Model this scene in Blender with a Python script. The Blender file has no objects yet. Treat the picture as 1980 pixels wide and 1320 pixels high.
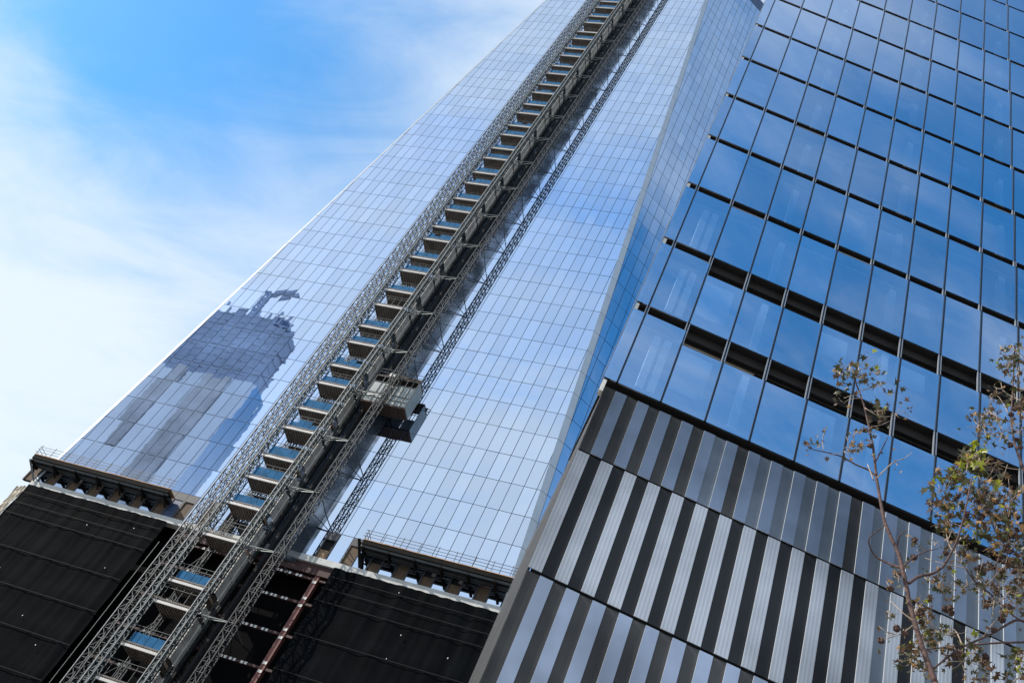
import bpy, bmesh, math, random
from mathutils import Vector, Matrix, noise
random.seed(7)
rnd = random.Random(11)
sc = bpy.context.scene
G = 1.65                       # eye height: everything below is measured from the eye, lifted by G

# ------------------------------------------------------------------ camera
cam = bpy.data.cameras.new('camera'); cam_o = bpy.data.objects.new('camera', cam)
sc.collection.objects.link(cam_o); sc.camera = cam_o
RW = ((0.93637, 0.070734, 0.343813), (0.169772, 0.766037, -0.619971), (-0.307227, 0.638892, 0.705286))  # right, down, forward
M = Matrix(((RW[0][0], -RW[1][0], -RW[2][0]), (RW[0][1], -RW[1][1], -RW[2][1]), (RW[0][2], -RW[1][2], -RW[2][2])))
cam_o.matrix_world = Matrix.Translation((0, 0, G)) @ M.to_4x4()
cam.sensor_fit = 'HORIZONTAL'; cam.sensor_width = 36.0; cam.lens = 1900.718 / 1980 * 36
cam.clip_start = 0.1; cam.clip_end = 6000

# ------------------------------------------------------------------ sun, sky, exposure
SUN = Vector((-0.73, -0.34, 0.59)).normalized()
EXPOSURE = 0.55
sc.view_settings.view_transform = 'Standard'; sc.view_settings.look = 'None'
sc.view_settings.exposure = EXPOSURE; sc.view_settings.gamma = 1
sl = bpy.data.lights.new('sun', 'SUN'); sl.energy = 3.6; sl.angle = math.radians(0.5); sl.color = (1, 0.94, 0.85)
so = bpy.data.objects.new('sun', sl); sc.collection.objects.link(so)
so.rotation_euler = SUN.to_track_quat('Z', 'Y').to_euler()
world = bpy.data.worlds.new('World'); sc.world = world; world.use_nodes = True
wt = world.node_tree; wn = wt.nodes; wl = wt.links
bg = wn['Background']; bg.inputs['Strength'].default_value = 0.12
sky = wn.new('ShaderNodeTexSky'); sky.sky_type = 'NISHITA'; sky.sun_disc = False
sky.sun_elevation = math.asin(SUN.z); sky.sun_rotation = math.atan2(SUN.x, SUN.y)
sky.air_density = 1.0; sky.dust_density = 0.6; sky.ozone_density = 2.5


def N(tree, kind, **kw):
    n = tree.nodes.new(kind)
    for k, v in kw.items():
        if k.startswith('i_'):
            key = k[2:]; n.inputs[int(key) if key.isdigit() else key].default_value = v
        else:
            setattr(n, k, v)
    return n


def math_n(tree, op, a, b=None, c=None, clamp=False):
    n = tree.nodes.new('ShaderNodeMath'); n.operation = op; n.use_clamp = clamp
    for i, v in enumerate((a, b, c)):
        if v is None: continue
        if isinstance(v, (int, float)): n.inputs[i].default_value = v
        else: tree.links.new(v, n.inputs[i])
    return n.outputs[0]


def sky_nodes():
    t = wt
    hs = N(t, 'ShaderNodeHueSaturation', i_Hue=0.490, i_Saturation=1.33, i_Value=1.62); wl.new(sky.outputs[0], hs.inputs['Color'])
    tc = N(t, 'ShaderNodeTexCoord'); sep = N(t, 'ShaderNodeSeparateXYZ'); wl.new(tc.outputs['Generated'], sep.inputs[0])
    X, Y, Z = sep.outputs
    zz = math_n(t, 'MAXIMUM', math_n(t, 'ADD', Z, 0.12), 0.05)
    u = math_n(t, 'DIVIDE', X, zz); v = math_n(t, 'DIVIDE', Y, zz)
    cb = N(t, 'ShaderNodeCombineXYZ'); wl.new(u, cb.inputs[0]); wl.new(v, cb.inputs[1])
    mp = N(t, 'ShaderNodeMapping'); mp.inputs['Rotation'].default_value = (0, 0, math.radians(CLOUD_ROT)); mp.inputs['Scale'].default_value = (0.55, 1.5, 1)
    mp.inputs['Location'].default_value = CLOUD_LOC
    wl.new(cb.outputs[0], mp.inputs[0])
    n1 = N(t, 'ShaderNodeTexNoise', i_Scale=1.3, i_Detail=9.0, i_Roughness=0.56, i_Distortion=0.7); wl.new(mp.outputs[0], n1.inputs['Vector'])
    n2 = N(t, 'ShaderNodeTexNoise', i_Scale=4.5, i_Detail=8.0, i_Roughness=0.62, i_Distortion=1.2); wl.new(mp.outputs[0], n2.inputs['Vector'])
    nn = math_n(t, 'ADD', math_n(t, 'MULTIPLY', n1.outputs[0], 1.0), math_n(t, 'MULTIPLY', n2.outputs[0], 0.30))
    nn = math_n(t, 'MULTIPLY', math_n(t, 'SUBTRACT', nn, 0.65), 2.4)
    # a veil of thin cloud, thicker low down, with clear patches of blue
    f = math_n(t, 'ADD', nn, math_n(t, 'SUBTRACT', 1.22, math_n(t, 'MULTIPLY', Z, 0.62)))
    for cdir, amp, w_ in CLEAR:
        dp = N(t, 'ShaderNodeVectorMath', operation='DOT_PRODUCT'); wl.new(tc.outputs['Generated'], dp.inputs[0])
        dp.inputs[1].default_value = Vector(cdir).normalized()
        e_ = math_n(t, 'EXPONENT', math_n(t, 'DIVIDE', math_n(t, 'SUBTRACT', dp.outputs['Value'], 1.0), w_))
        f = math_n(t, 'SUBTRACT', f, math_n(t, 'MULTIPLY', e_, amp))
    mr = N(t, 'ShaderNodeMapRange', interpolation_type='SMOOTHSTEP', clamp=True); wl.new(f, mr.inputs[0])
    mr.inputs[1].default_value = -0.12; mr.inputs[2].default_value = 1.12; mr.inputs[3].default_value = 0.0; mr.inputs[4].default_value = 0.95
    mx = N(t, 'ShaderNodeMix', data_type='RGBA'); wl.new(mr.outputs[0], mx.inputs[0]); wl.new(hs.outputs[0], mx.inputs[6])
    mx.inputs[7].default_value = (4.9, 5.45, 6.0, 1)
    wl.new(mx.outputs[2], bg.inputs['Color'])


CLOUD_ROT = 40; CLOUD_LOC = (0.3, 0.2, 0)
CLEAR = [((-0.62, 0.315, 0.72), 0.50, 0.011), ((-0.68, 0.31, 0.67), 0.42, 0.024), ((0.44, -0.58, 0.69), 0.92, 0.062), ((0.62, -0.22, 0.73), 0.32, 0.03)]
sky_nodes()

# ------------------------------------------------------------------ materials
MATS = {}


def mat(name, col, rough=0.6, metal=0.0, spec=0.5, var=0.0, vscale=1.0, bump=0.0, bscale=4.0, rand=0.0):
    m = bpy.data.materials.new(name); m.use_nodes = True; t = m.node_tree; b = t.nodes['Principled BSDF']
    b.inputs['Roughness'].default_value = rough; b.inputs['Metallic'].default_value = metal
    b.inputs['Specular IOR Level'].default_value = spec
    c4 = (*col, 1); b.inputs['Base Color'].default_value = c4
    src = None
    if var or bump:
        tc = N(t, 'ShaderNodeTexCoord')
    if var:
        nz = N(t, 'ShaderNodeTexNoise', i_Scale=vscale, i_Detail=6.0, i_Roughness=0.65); t.links.new(tc.outputs['Object'], nz.inputs['Vector'])
        mr = N(t, 'ShaderNodeMapRange'); t.links.new(nz.outputs[0], mr.inputs[0])
        mr.inputs[1].default_value = 0.3; mr.inputs[2].default_value = 0.7; mr.inputs[3].default_value = 1 - var; mr.inputs[4].default_value = 1 + var
        vm = N(t, 'ShaderNodeVectorMath', operation='SCALE'); vm.inputs[0].default_value = col; t.links.new(mr.outputs[0], vm.inputs['Scale'])
        t.links.new(vm.outputs[0], b.inputs['Base Color'])
    if bump:
        nz = N(t, 'ShaderNodeTexNoise', i_Scale=bscale, i_Detail=5.0); t.links.new(tc.outputs['Object'], nz.inputs['Vector'])
        bp = N(t, 'ShaderNodeBump', i_Strength=bump, i_Distance=0.05); t.links.new(nz.outputs[0], bp.inputs['Height'])
        t.links.new(bp.outputs[0], b.inputs['Normal'])
    MATS[name] = m
    return m


def tower_glass():
    m = bpy.data.materials.new('tower glass'); m.use_nodes = True; t = m.node_tree; b = t.nodes['Principled BSDF']
    b.inputs['Metallic'].default_value = 1.0; b.inputs['Roughness'].default_value = 0.012
    tc = N(t, 'ShaderNodeTexCoord')
    at = N(t, 'ShaderNodeAttribute', attribute_name='pane')
    mr = N(t, 'ShaderNodeMapRange'); t.links.new(at.outputs['Fac'], mr.inputs[0])
    mr.inputs[3].default_value = 0.93; mr.inputs[4].default_value = 1.05
    vm = N(t, 'ShaderNodeVectorMath', operation='SCALE'); vm.inputs[0].default_value = (0.58, 0.66, 0.78); t.links.new(mr.outputs[0], vm.inputs['Scale'])
    t.links.new(vm.outputs[0], b.inputs['Base Color'])
    nz = N(t, 'ShaderNodeTexNoise', i_Scale=0.55, i_Detail=2.0); t.links.new(tc.outputs['Object'], nz.inputs['Vector'])
    bp = N(t, 'ShaderNodeBump', i_Strength=0.09, i_Distance=0.02); t.links.new(nz.outputs[0], bp.inputs['Height'])
    t.links.new(bp.outputs[0], b.inputs['Normal'])
    MATS['tower_glass'] = m


def office_glass():
    m = bpy.data.materials.new('office glass'); m.use_nodes = True; t = m.node_tree
    for n in list(t.nodes):
        if n.type != 'OUTPUT_MATERIAL': t.nodes.remove(n)
    out = t.nodes['Material Output']
    oi = N(t, 'ShaderNodeObjectInfo')
    gl = N(t, 'ShaderNodeBsdfGlossy', i_Roughness=0.01)
    mr = N(t, 'ShaderNodeMapRange'); t.links.new(oi.outputs['Random'], mr.inputs[0]); mr.inputs[3].default_value = 0.9; mr.inputs[4].default_value = 1.04
    vm = N(t, 'ShaderNodeVectorMath', operation='SCALE'); vm.inputs[0].default_value = (0.78, 0.86, 1.0); t.links.new(mr.outputs[0], vm.inputs['Scale'])
    t.links.new(vm.outputs[0], gl.inputs['Color'])
    tc = N(t, 'ShaderNodeTexCoord')
    nz = N(t, 'ShaderNodeTexNoise', i_Scale=0.7, i_Detail=2.0); t.links.new(tc.outputs['Object'], nz.inputs['Vector'])
    bp = N(t, 'ShaderNodeBump', i_Strength=0.05, i_Distance=0.02); t.links.new(nz.outputs[0], bp.inputs['Height']); t.links.new(bp.outputs[0], gl.inputs['Normal'])
    tr = N(t, 'ShaderNodeBsdfTransparent'); tr.inputs[0].default_value = (0.52, 0.70, 0.95, 1)
    fr = N(t, 'ShaderNodeFresnel', i_IOR=1.55)
    fac = math_n(t, 'ADD', math_n(t, 'MULTIPLY', fr.outputs[0], 0.9), 0.64, clamp=True)
    mx = N(t, 'ShaderNodeMixShader'); t.links.new(fac, mx.inputs[0]); t.links.new(tr.outputs[0], mx.inputs[1]); t.links.new(gl.outputs[0], mx.inputs[2])
    t.links.new(mx.outputs[0], out.inputs[0])
    MATS['office_glass'] = m


def leaf_mat(name, col):
    m = bpy.data.materials.new(name); m.use_nodes = True; t = m.node_tree; b = t.nodes['Principled BSDF']
    b.inputs['Base Color'].default_value = (*col, 1); b.inputs['Roughness'].default_value = 0.45
    out = t.nodes['Material Output']; tl = N(t, 'ShaderNodeBsdfTranslucent'); tl.inputs[0].default_value = (*[c * 1.3 for c in col], 1)
    mx = N(t, 'ShaderNodeMixShader', i_0=0.4); t.links.new(b.outputs[0], mx.inputs[1]); t.links.new(tl.outputs[0], mx.inputs[2])
    t.links.new(mx.outputs[0], out.inputs[0]); MATS[name] = m


def steel_mesh(name, col, rough, metal, freq, amt, blotch=0):
    """woven stainless screen: fine vertical wires as a bump and a slow mottling"""
    m = bpy.data.materials.new(name); m.use_nodes = True; t = m.node_tree; b = t.nodes['Principled BSDF']
    b.inputs['Metallic'].default_value = metal; b.inputs['Roughness'].default_value = rough; b.inputs['Specular IOR Level'].default_value = 0.5 if metal > .35 else 0.14
    tc = N(t, 'ShaderNodeTexCoord'); uv = N(t, 'ShaderNodeUVMap')
    sp = N(t, 'ShaderNodeSeparateXYZ'); t.links.new(uv.outputs[0], sp.inputs[0])
    w = math_n(t, 'SINE', math_n(t, 'MULTIPLY', sp.outputs[0], freq * 2 * math.pi))
    nz = N(t, 'ShaderNodeTexNoise', i_Scale=0.9, i_Detail=5.0); t.links.new(tc.outputs['Object'], nz.inputs['Vector'])
    k = math_n(t, 'ADD', math_n(t, 'MULTIPLY', w, amt), math_n(t, 'ADD', math_n(t, 'MULTIPLY', nz.outputs[0], 0.5), 0.75))
    if blotch:
        n2 = N(t, 'ShaderNodeTexNoise', i_Scale=0.11, i_Detail=4.0, i_Roughness=0.65); t.links.new(tc.outputs['Object'], n2.inputs['Vector'])
        mr = N(t, 'ShaderNodeMapRange', clamp=True); t.links.new(n2.outputs[0], mr.inputs[0])
        mr.inputs[1].default_value = 0.38; mr.inputs[2].default_value = 0.62; mr.inputs[3].default_value = 0.6; mr.inputs[4].default_value = blotch
        k = math_n(t, 'MULTIPLY', k, mr.outputs[0])
    vm = N(t, 'ShaderNodeVectorMath', operation='SCALE'); vm.inputs[0].default_value = col; t.links.new(k, vm.inputs['Scale'])
    t.links.new(vm.outputs[0], b.inputs['Base Color'])
    MATS[name] = m


tower_glass(); office_glass()
mat('joint', (0.03, 0.055, 0.12), 0.5)
mat('edge_metal', (0.50, 0.54, 0.57), 0.4, 0.25, var=0.08, vscale=0.3)
mat('edge_joint', (0.25, 0.26, 0.27), 0.6)
mat('hull', (0.03, 0.045, 0.08), 0.2, 0.0)
mat('dark_panel', (0.055, 0.055, 0.062), 0.6, var=0.2)
mat('plywood', (0.26, 0.165, 0.09), 0.75, var=0.28, vscale=1.6)
mat('plywood_shaded', (0.11, 0.072, 0.045), 0.8, var=0.35, vscale=1.6)
mat('plank', (0.50, 0.30, 0.17), 0.8, var=0.3, vscale=1.2)
mat('void', (0.008, 0.008, 0.009), 0.9)
mat('concrete', (0.55, 0.55, 0.52), 0.8, var=0.2, vscale=0.6)
mat('podium_dark', (0.004, 0.004, 0.0045), 0.9, spec=0.05, var=0.3, vscale=0.3)
mat('seam', (0.0045, 0.005, 0.0055), 0.8)
mat('net', (0.0024, 0.0033, 0.0046), 0.8, spec=0.03, var=0.45, vscale=0.45)
mat('tarp', (0.42, 0.37, 0.29), 0.85, var=0.2, vscale=0.5)
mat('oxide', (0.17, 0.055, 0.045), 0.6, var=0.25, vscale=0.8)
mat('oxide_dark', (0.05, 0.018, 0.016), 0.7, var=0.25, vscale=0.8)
mat('tag_white', (0.75, 0.74, 0.68), 0.6)
mat('galv', (0.11, 0.128, 0.13), 0.5, 0.3, var=0.2, vscale=0.8)
mat('galv_dark', (0.065, 0.072, 0.075), 0.55, 0.2, var=0.25, vscale=0.8)
mat('mast_black', (0.026, 0.030, 0.033), 0.6, var=0.3)
mat('beam_white', (0.52, 0.50, 0.47), 0.5, var=0.12)
mat('guide', (0.34, 0.345, 0.34), 0.5, var=0.2)
mat('deck', (0.19, 0.165, 0.145), 0.85, var=0.35, vscale=0.7)
mat('blue_panel', (0.022, 0.115, 0.24), 0.75, spec=0.08, var=0.35, vscale=0.9)
mat('guard', (0.42, 0.38, 0.33), 0.7, 0.1, var=0.4, vscale=0.9)
mat('guard_frame', (0.72, 0.67, 0.60), 0.6, 0.2)
mat('car_metal', (0.27, 0.295, 0.285), 0.5, 0.15, var=0.22, vscale=0.6)
mat('car_wood', (0.055, 0.034, 0.026), 0.8, var=0.3)
mat('platform_dark', (0.012, 0.011, 0.010), 0.85, spec=0.1, var=0.4)
mat('mullion', (0.012, 0.012, 0.015), 0.3, 0.0)
mat('bracket', (0.30, 0.33, 0.37), 0.45, 0.3)
mat('slab_dark', (0.016, 0.014, 0.013), 0.8)
mat('soffit', (0.30, 0.25, 0.18), 0.8, var=0.15)
mat('ceiling', (0.34, 0.36, 0.37), 0.9, var=0.2, vscale=0.4)
mat('interior_wall', (0.22, 0.25, 0.28), 0.9, var=0.4, vscale=0.15)
mat('column_white', (0.85, 0.83, 0.78), 0.7)
mat('blind', (0.50, 0.52, 0.52), 0.8)
mat('tab_white', (0.85, 0.80, 0.70), 0.6)
mat('sill_grey', (0.22, 0.22, 0.22), 0.5, 0.3)
steel_mesh('screen_light', (0.31, 0.35, 0.43), 0.48, 0.4, 0, 0.0, 1.4)
steel_mesh('screen_wire', (0.40, 0.395, 0.40), 0.45, 0.4, 9.2, 0.12, 1.45)
steel_mesh('screen_mid', (0.20, 0.235, 0.295), 0.42, 0.5, 0, 0.0, 1.4)
steel_mesh('screen_dark', (0.045, 0.043, 0.041), 0.55, 0.2, 0, 0.0, 2.2)
steel_mesh('screen_black', (0.011, 0.011, 0.0115), 0.55, 0.1, 0, 0.0, 3.5)
steel_mesh('screen_grey', (0.13, 0.145, 0.165), 0.5, 0.4, 0, 0.0, 1.6)
mat('screen_edge', (0.50, 0.54, 0.58), 0.4, 0.0)
mat('lattice_grey', (0.048, 0.045, 0.042), 0.6, 0.2, var=0.3, vscale=0.8)
mat('bark', (0.085, 0.045, 0.038), 0.75, var=0.35, vscale=9.0, bump=0.4, bscale=30)
mat('twig', (0.36, 0.28, 0.21), 0.75, var=0.3, vscale=9.0)
leaf_mat('leaf_green', (0.06, 0.062, 0.02)); leaf_mat('leaf_lime', (0.30, 0.32, 0.025))
leaf_mat('leaf_brown', (0.11, 0.062, 0.03)); leaf_mat('leaf_grey', (0.10, 0.092, 0.05)); leaf_mat('leaf_tan', (0.40, 0.24, 0.10))
mat('seed', (0.075, 0.04, 0.03), 0.85, var=0.4, vscale=40)
mat('paving', (0.22, 0.21, 0.20), 0.85, var=0.2, vscale=0.2)
mat('far_glass', (0.68, 0.72, 0.80), 0.12, 0.9, var=0.15, vscale=0.03)
mat('far_frame', (0.40, 0.50, 0.70), 0.7, var=0.3, vscale=0.05)
mat('far_band', (0.58, 0.61, 0.68), 0.4, var=0.4, vscale=0.06)


def veil_mat():
    m = bpy.data.materials.new('veil'); m.use_nodes = True; t = m.node_tree; b = t.nodes['Principled BSDF']
    b.inputs['Base Color'].default_value = (0.05, 0.065, 0.085, 1); b.inputs['Roughness'].default_value = 0.8; b.inputs['Specular IOR Level'].default_value = 0.05
    out = t.nodes['Material Output']; tr = N(t, 'ShaderNodeBsdfTransparent'); tc = N(t, 'ShaderNodeTexCoord')
    nz = N(t, 'ShaderNodeTexNoise', i_Scale=0.35, i_Detail=4.0); t.links.new(tc.outputs['Object'], nz.inputs['Vector'])
    mr = N(t, 'ShaderNodeMapRange'); t.links.new(nz.outputs[0], mr.inputs[0]); mr.inputs[1].default_value = 0.35; mr.inputs[2].default_value = 0.65; mr.inputs[3].default_value = 0.35; mr.inputs[4].default_value = 0.75
    mx = N(t, 'ShaderNodeMixShader'); t.links.new(mr.outputs[0], mx.inputs[0]); t.links.new(b.outputs[0], mx.inputs[1]); t.links.new(tr.outputs[0], mx.inputs[2])
    t.links.new(mx.outputs[0], out.inputs[0]); MATS['veil'] = m


veil_mat()


# ------------------------------------------------------------------ mesh helpers
class MB:
    def __init__(s): s.v = []; s.f = []; s.m = []; s.uv = {}; s.val = []
    def face(s, pts, mi=0, val=0.0, uv=None):
        i = len(s.v); s.v += [tuple(p) for p in pts]; s.f.append(tuple(range(i, i + len(pts)))); s.m.append(mi); s.val.append(val)
        if uv: s.uv[len(s.f) - 1] = uv
    def hexa(s, c, mi=0):                     # eight corners: bottom ring then top ring
        i = len(s.v); s.v += [tuple(p) for p in c]
        for q in ((0, 3, 2, 1), (4, 5, 6, 7), (0, 1, 5, 4), (1, 2, 6, 5), (2, 3, 7, 6), (3, 0, 4, 7)):
            s.f.append(tuple(i + k for k in q)); s.m.append(mi); s.val.append(0.0)
    def box(s, x0, x1, y0, y1, z0, z1, mi=0, T=None):
        c = [(x0, y0, z0), (x1, y0, z0), (x1, y1, z0), (x0, y1, z0), (x0, y0, z1), (x1, y0, z1), (x1, y1, z1), (x0, y1, z1)]
        s.hexa([T(*p) for p in c] if T else c, mi)
    def bar(s, p, q, w, mi=0, w2=None):
        p = Vector(p); q = Vector(q); d = (q - p)
        if d.length < 1e-6: return
        d.normalize(); a = d.cross(Vector((0, 0, 1)))
        if a.length < 1e-3: a = Vector((1, 0, 0))
        a.normalize(); b = d.cross(a); w2 = w2 or w
        A = a * w / 2; B = b * w / 2; A2 = a * w2 / 2; B2 = b * w2 / 2
        s.hexa([p - A - B, p + A - B, p + A + B, p - A + B, q - A2 - B2, q + A2 - B2, q + A2 + B2, q - A2 + B2], mi)
    def tube(s, pts, rad, n=7, mi=0):
        pts = [Vector(p) for p in pts]; rings = []; a = None
        for k, p in enumerate(pts):
            d = (pts[min(k + 1, len(pts) - 1)] - pts[max(k - 1, 0)]).normalized()
            if a is None:
                a = d.cross(Vector((0.3, 1, 0.2))).normalized()
            a = (a - d * a.dot(d)).normalized(); b = d.cross(a)
            i = len(s.v); r = rad[k]
            s.v += [tuple(p + a * r * math.cos(6.2832 * j / n) + b * r * math.sin(6.2832 * j / n)) for j in range(n)]
            rings.append(i)
        for i0, i1 in zip(rings, rings[1:]):
            for j in range(n):
                s.f.append((i0 + j, i0 + (j + 1) % n, i1 + (j + 1) % n, i1 + j)); s.m.append(mi); s.val.append(0.0)
        s.f.append(tuple(rings[0] + j for j in reversed(range(n)))); s.m.append(mi); s.val.append(0.0)
        s.f.append(tuple(rings[-1] + j for j in range(n))); s.m.append(mi); s.val.append(0.0)
    def build(s, name, mats, parent=None, smooth=False, attr=False):
        mats = [mats] if isinstance(mats, str) else mats
        off = Vector((0, 0, -G))
        if parent is not None: off = Vector(parent['_at']) + Vector((0, 0, -G))
        me = bpy.data.meshes.new(name)
        me.from_pydata([tuple(Vector(p) - off) for p in s.v], [], s.f)
        for m in mats: me.materials.append(MATS[m])
        me.polygons.foreach_set('material_index', s.m)
        if smooth: me.polygons.foreach_set('use_smooth', [True] * len(s.f))
        if attr:
            a = me.attributes.new('pane', 'FLOAT', 'FACE'); a.data.foreach_set('value', s.val)
        if s.uv:
            l = me.uv_layers.new(name='UVMap')
            for fi, uv in s.uv.items():
                for li, q in zip(me.polygons[fi].loop_indices, uv): l.data[li].uv = q
        me.update()
        o = bpy.data.objects.new(name, me); sc.collection.objects.link(o)
        if parent is not None: o.parent = parent; o['_at'] = parent['_at']
        else: o['_at'] = (0.0, 0.0, 0.0)
        return o


def tag(o, label, cat, group=None):
    o['label'] = label; o['category'] = cat
    if group: o['group'] = group
    return o


def thing(name, at, label, cat, group=None):
    """an Empty at the base of a thing; at is measured from the eye"""
    o = bpy.data.objects.new(name, None); sc.collection.objects.link(o)
    o.location = (at[0], at[1], at[2] + G); o['_at'] = (at[0], at[1], at[2] + G)
    o.empty_display_size = 0.5
    return tag(o, label, cat, group)


# ================================================================== ground
m = MB(); m.face([(-1500, -1500, -G), (1500, -1500, -G), (1500, 1500, -G), (-1500, 1500, -G)])
o = m.build('ground', 'paving'); o['kind'] = 'structure'

# ================================================================== the tapering glass tower
FY = 83.15; Z0 = 52.35; HW = 29.75; CX = -56.4; TAPER = 0.0787; ROWH = 4.064; PW = 1.524
ZTOP = 236.0; ZAPEX = Z0 + HW / TAPER
XL = lambda z: CX - HW + TAPER * (z - Z0)
XR = lambda z: CX + HW - TAPER * (z - Z0)
COL0 = -26.86; ROW0 = 60.18
tower = thing('glass_tower', (CX, FY + 30, -G), 'tall pale blue mirror glass tower that narrows upwards, behind the construction hoist', 'skyscraper')


def clip(poly, n, d):
    out = []
    for i in range(len(poly)):
        a = poly[i]; b = poly[(i + 1) % len(poly)]
        fa = a[0] * n[0] + a[1] * n[1] - d; fb = b[0] * n[0] + b[1] * n[1] - d
        if fa <= 0: out.append(a)
        if fa * fb < 0:
            t = fa / (fa - fb); out.append((a[0] + (b[0] - a[0]) * t, a[1] + (b[1] - a[1]) * t))
    return out


def pane_tilt(mb, poly, place, cx, cz, amp=0.0022):
    tx = rnd.gauss(0, amp * 0.55); tz = rnd.gauss(0, amp)
    mb.face([place(p[0], p[1], tx * (p[0] - cx) + tz * (p[1] - cz)) for p in poly], 0, rnd.random())


GAP = 0.036
OPEN_R = set(range(1, 45, 2))
front = MB(); openings = []
T_IN = 0.30                                # metal strip at the left edge
for r in range(-1, int((ZTOP - ROW0) / ROWH) + 1):
    za = ROW0 + r * ROWH; zb = za + ROWH
    for k in range(0, 40):
        xb = COL0 - PW * k; xa = xb - PW
        poly = [(xa + GAP, za + GAP), (xb - GAP, za + GAP), (xb - GAP, zb - GAP), (xa + GAP, zb - GAP)]
        poly = clip(poly, (-1, TAPER), -(XL(Z0) + T_IN) + TAPER * Z0)
        if len(poly) >= 3: poly = clip(poly, (1, TAPER), (XR(Z0) - 0.05) + TAPER * Z0)
        if len(poly) >= 3: pane_tilt(front, poly, lambda x, z, e: (x, FY + e, z), (xa + xb) / 2, (za + zb) / 2)
for k in range(0, 40):                     # lowest storey: panes alternate with unfinished openings
    xb = COL0 - PW * k; xa = xb - PW
    if k % 2 == 1 or k in (26,):
        openings.append((xa, xb)); continue
    poly = [(xa + GAP, Z0 + 0.05), (xb - GAP, Z0 + 0.05), (xb - GAP, ROW0 - ROWH - GAP), (xa + GAP, ROW0 - ROWH - GAP)]
    poly = clip(poly, (-1, TAPER), -(XL(Z0) + T_IN) + TAPER * Z0)
    if len(poly) >= 3: pane_tilt(front, poly, lambda x, z, e: (x, FY + e, z), (xa + xb) / 2, 54)
front.build('curtain_wall', ['tower_glass'], tower, attr=True)
b = MB()                                   # joints seen between the panes
b.face([(XL(ROW0 - ROWH), FY + 0.045, ROW0 - ROWH), (XR(ROW0 - ROWH), FY + 0.045, ROW0 - ROWH), (XR(ZTOP), FY + 0.045, ZTOP), (XL(ZTOP), FY + 0.045, ZTOP)])
for k in range(0, 40, 2):
    xb = COL0 - PW * k; xa = xb - PW
    b.face([(xa - 0.02, FY + 0.045, Z0), (xb + 0.02, FY + 0.045, Z0), (xb + 0.02, FY + 0.045, ROW0 - ROWH - 0.01), (xa - 0.02, FY + 0.045, ROW0 - ROWH - 0.01)])
b.build('pane_joints', 'joint', tower)
# metal corner strips
e = MB(); CH = 0.68; n = int((ZTOP - Z0) / ROWH)
for r in range(-2, n):
    za = max(Z0, ROW0 + r * ROWH) + 0.03; zb = ROW0 + (r + 1) * ROWH - 0.03
    if zb <= za: continue
    e.hexa([(XR(za) - 0.04, FY - 0.03, za), (XR(za) + CH, FY + CH - 0.03, za), (XR(za) + CH, FY + CH + 0.3, za), (XR(za) - 0.04, FY + 0.3, za),
            (XR(zb) - 0.04, FY - 0.03, zb), (XR(zb) + CH, FY + CH - 0.03, zb), (XR(zb) + CH, FY + CH + 0.3, zb), (XR(zb) - 0.04, FY + 0.3, zb)])
e.build('corner_strip', 'edge_metal', tower)
e = MB()
for r in range(-2, n):
    za = max(Z0, ROW0 + r * ROWH) + 0.03; zb = ROW0 + (r + 1) * ROWH - 0.03
    if zb <= za: continue
    e.hexa([(XL(za) - 0.05, FY - 0.02, za), (XL(za) + T_IN - 0.04, FY - 0.02, za), (XL(za) + T_IN - 0.04, FY + 0.3, za), (XL(za) - 0.05, FY + 0.3, za),
            (XL(zb) - 0.05, FY - 0.02, zb), (XL(zb) + T_IN - 0.04, FY - 0.02, zb), (XL(zb) + T_IN - 0.04, FY + 0.3, zb), (XL(zb) - 0.05, FY + 0.3, zb)])
e.build('corner_strip', 'edge_metal', tower)
# the leaning side face: an inverted triangle to the right of the corner strip
Bp = Vector((XR(Z0) + CH, FY + CH, Z0))
F3 = Vector((CX + CH, FY + CH, ZAPEX)); R3 = Vector((XR(Z0) + CH, FY + CH + HW, ZAPEX))
hx = (R3 - F3).normalized(); upv = ((F3 + R3) / 2 - Bp).normalized(); nv = hx.cross(upv)
HGT = ((F3 + R3) / 2 - Bp).length; HALF = (R3 - F3).length / 2; SL = HALF / HGT
P3 = lambda a, h, e: tuple(Bp + hx * a + upv * h - nv * e)
if nv.y > 0 or True:
    outn = nv if nv.x > 0 or nv.y < 0 else -nv
P3 = lambda a, h, e: tuple(Bp + hx * a + upv * h + outn * e)
sf = MB(); rh = ROWH * HGT / (ZAPEX - Z0)
for r in range(0, int((ZTOP - Z0) / ROWH)):
    ha = (ROW0 - Z0 - 2 * ROWH + 0.06) * HGT / (ZAPEX - Z0) + r * rh; hb = ha + rh
    w = SL * hb + 5.0; kk = int(w / PW) + 1
    for k in range(-kk, kk):
        a0 = k * PW; a1 = a0 + PW
        poly = [(a0 + GAP, ha + GAP), (a1 - GAP, ha + GAP), (a1 - GAP, hb - GAP), (a0 + GAP, hb - GAP)]
        poly = clip(poly, (-1, -SL), 0.0)
        if len(poly) >= 3: poly = clip(poly, (1, -SL), 5.0)
        if len(poly) >= 3: pane_tilt(sf, poly, lambda x, z, e_: P3(x, z, 0.06 + e_), (a0 + a1) / 2, (ha + hb) / 2, 0.003)
sf.build('curtain_wall', ['tower_glass'], tower, attr=True)
b = MB(); b.face([P3(0, 0, 0), P3(5.0, 0, 0), P3(5.0 + SL * HGT * 0.5, HGT * 0.5, 0), P3(-SL * HGT * 0.5, HGT * 0.5, 0)]); b.build('pane_joints', 'joint', tower)
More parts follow.
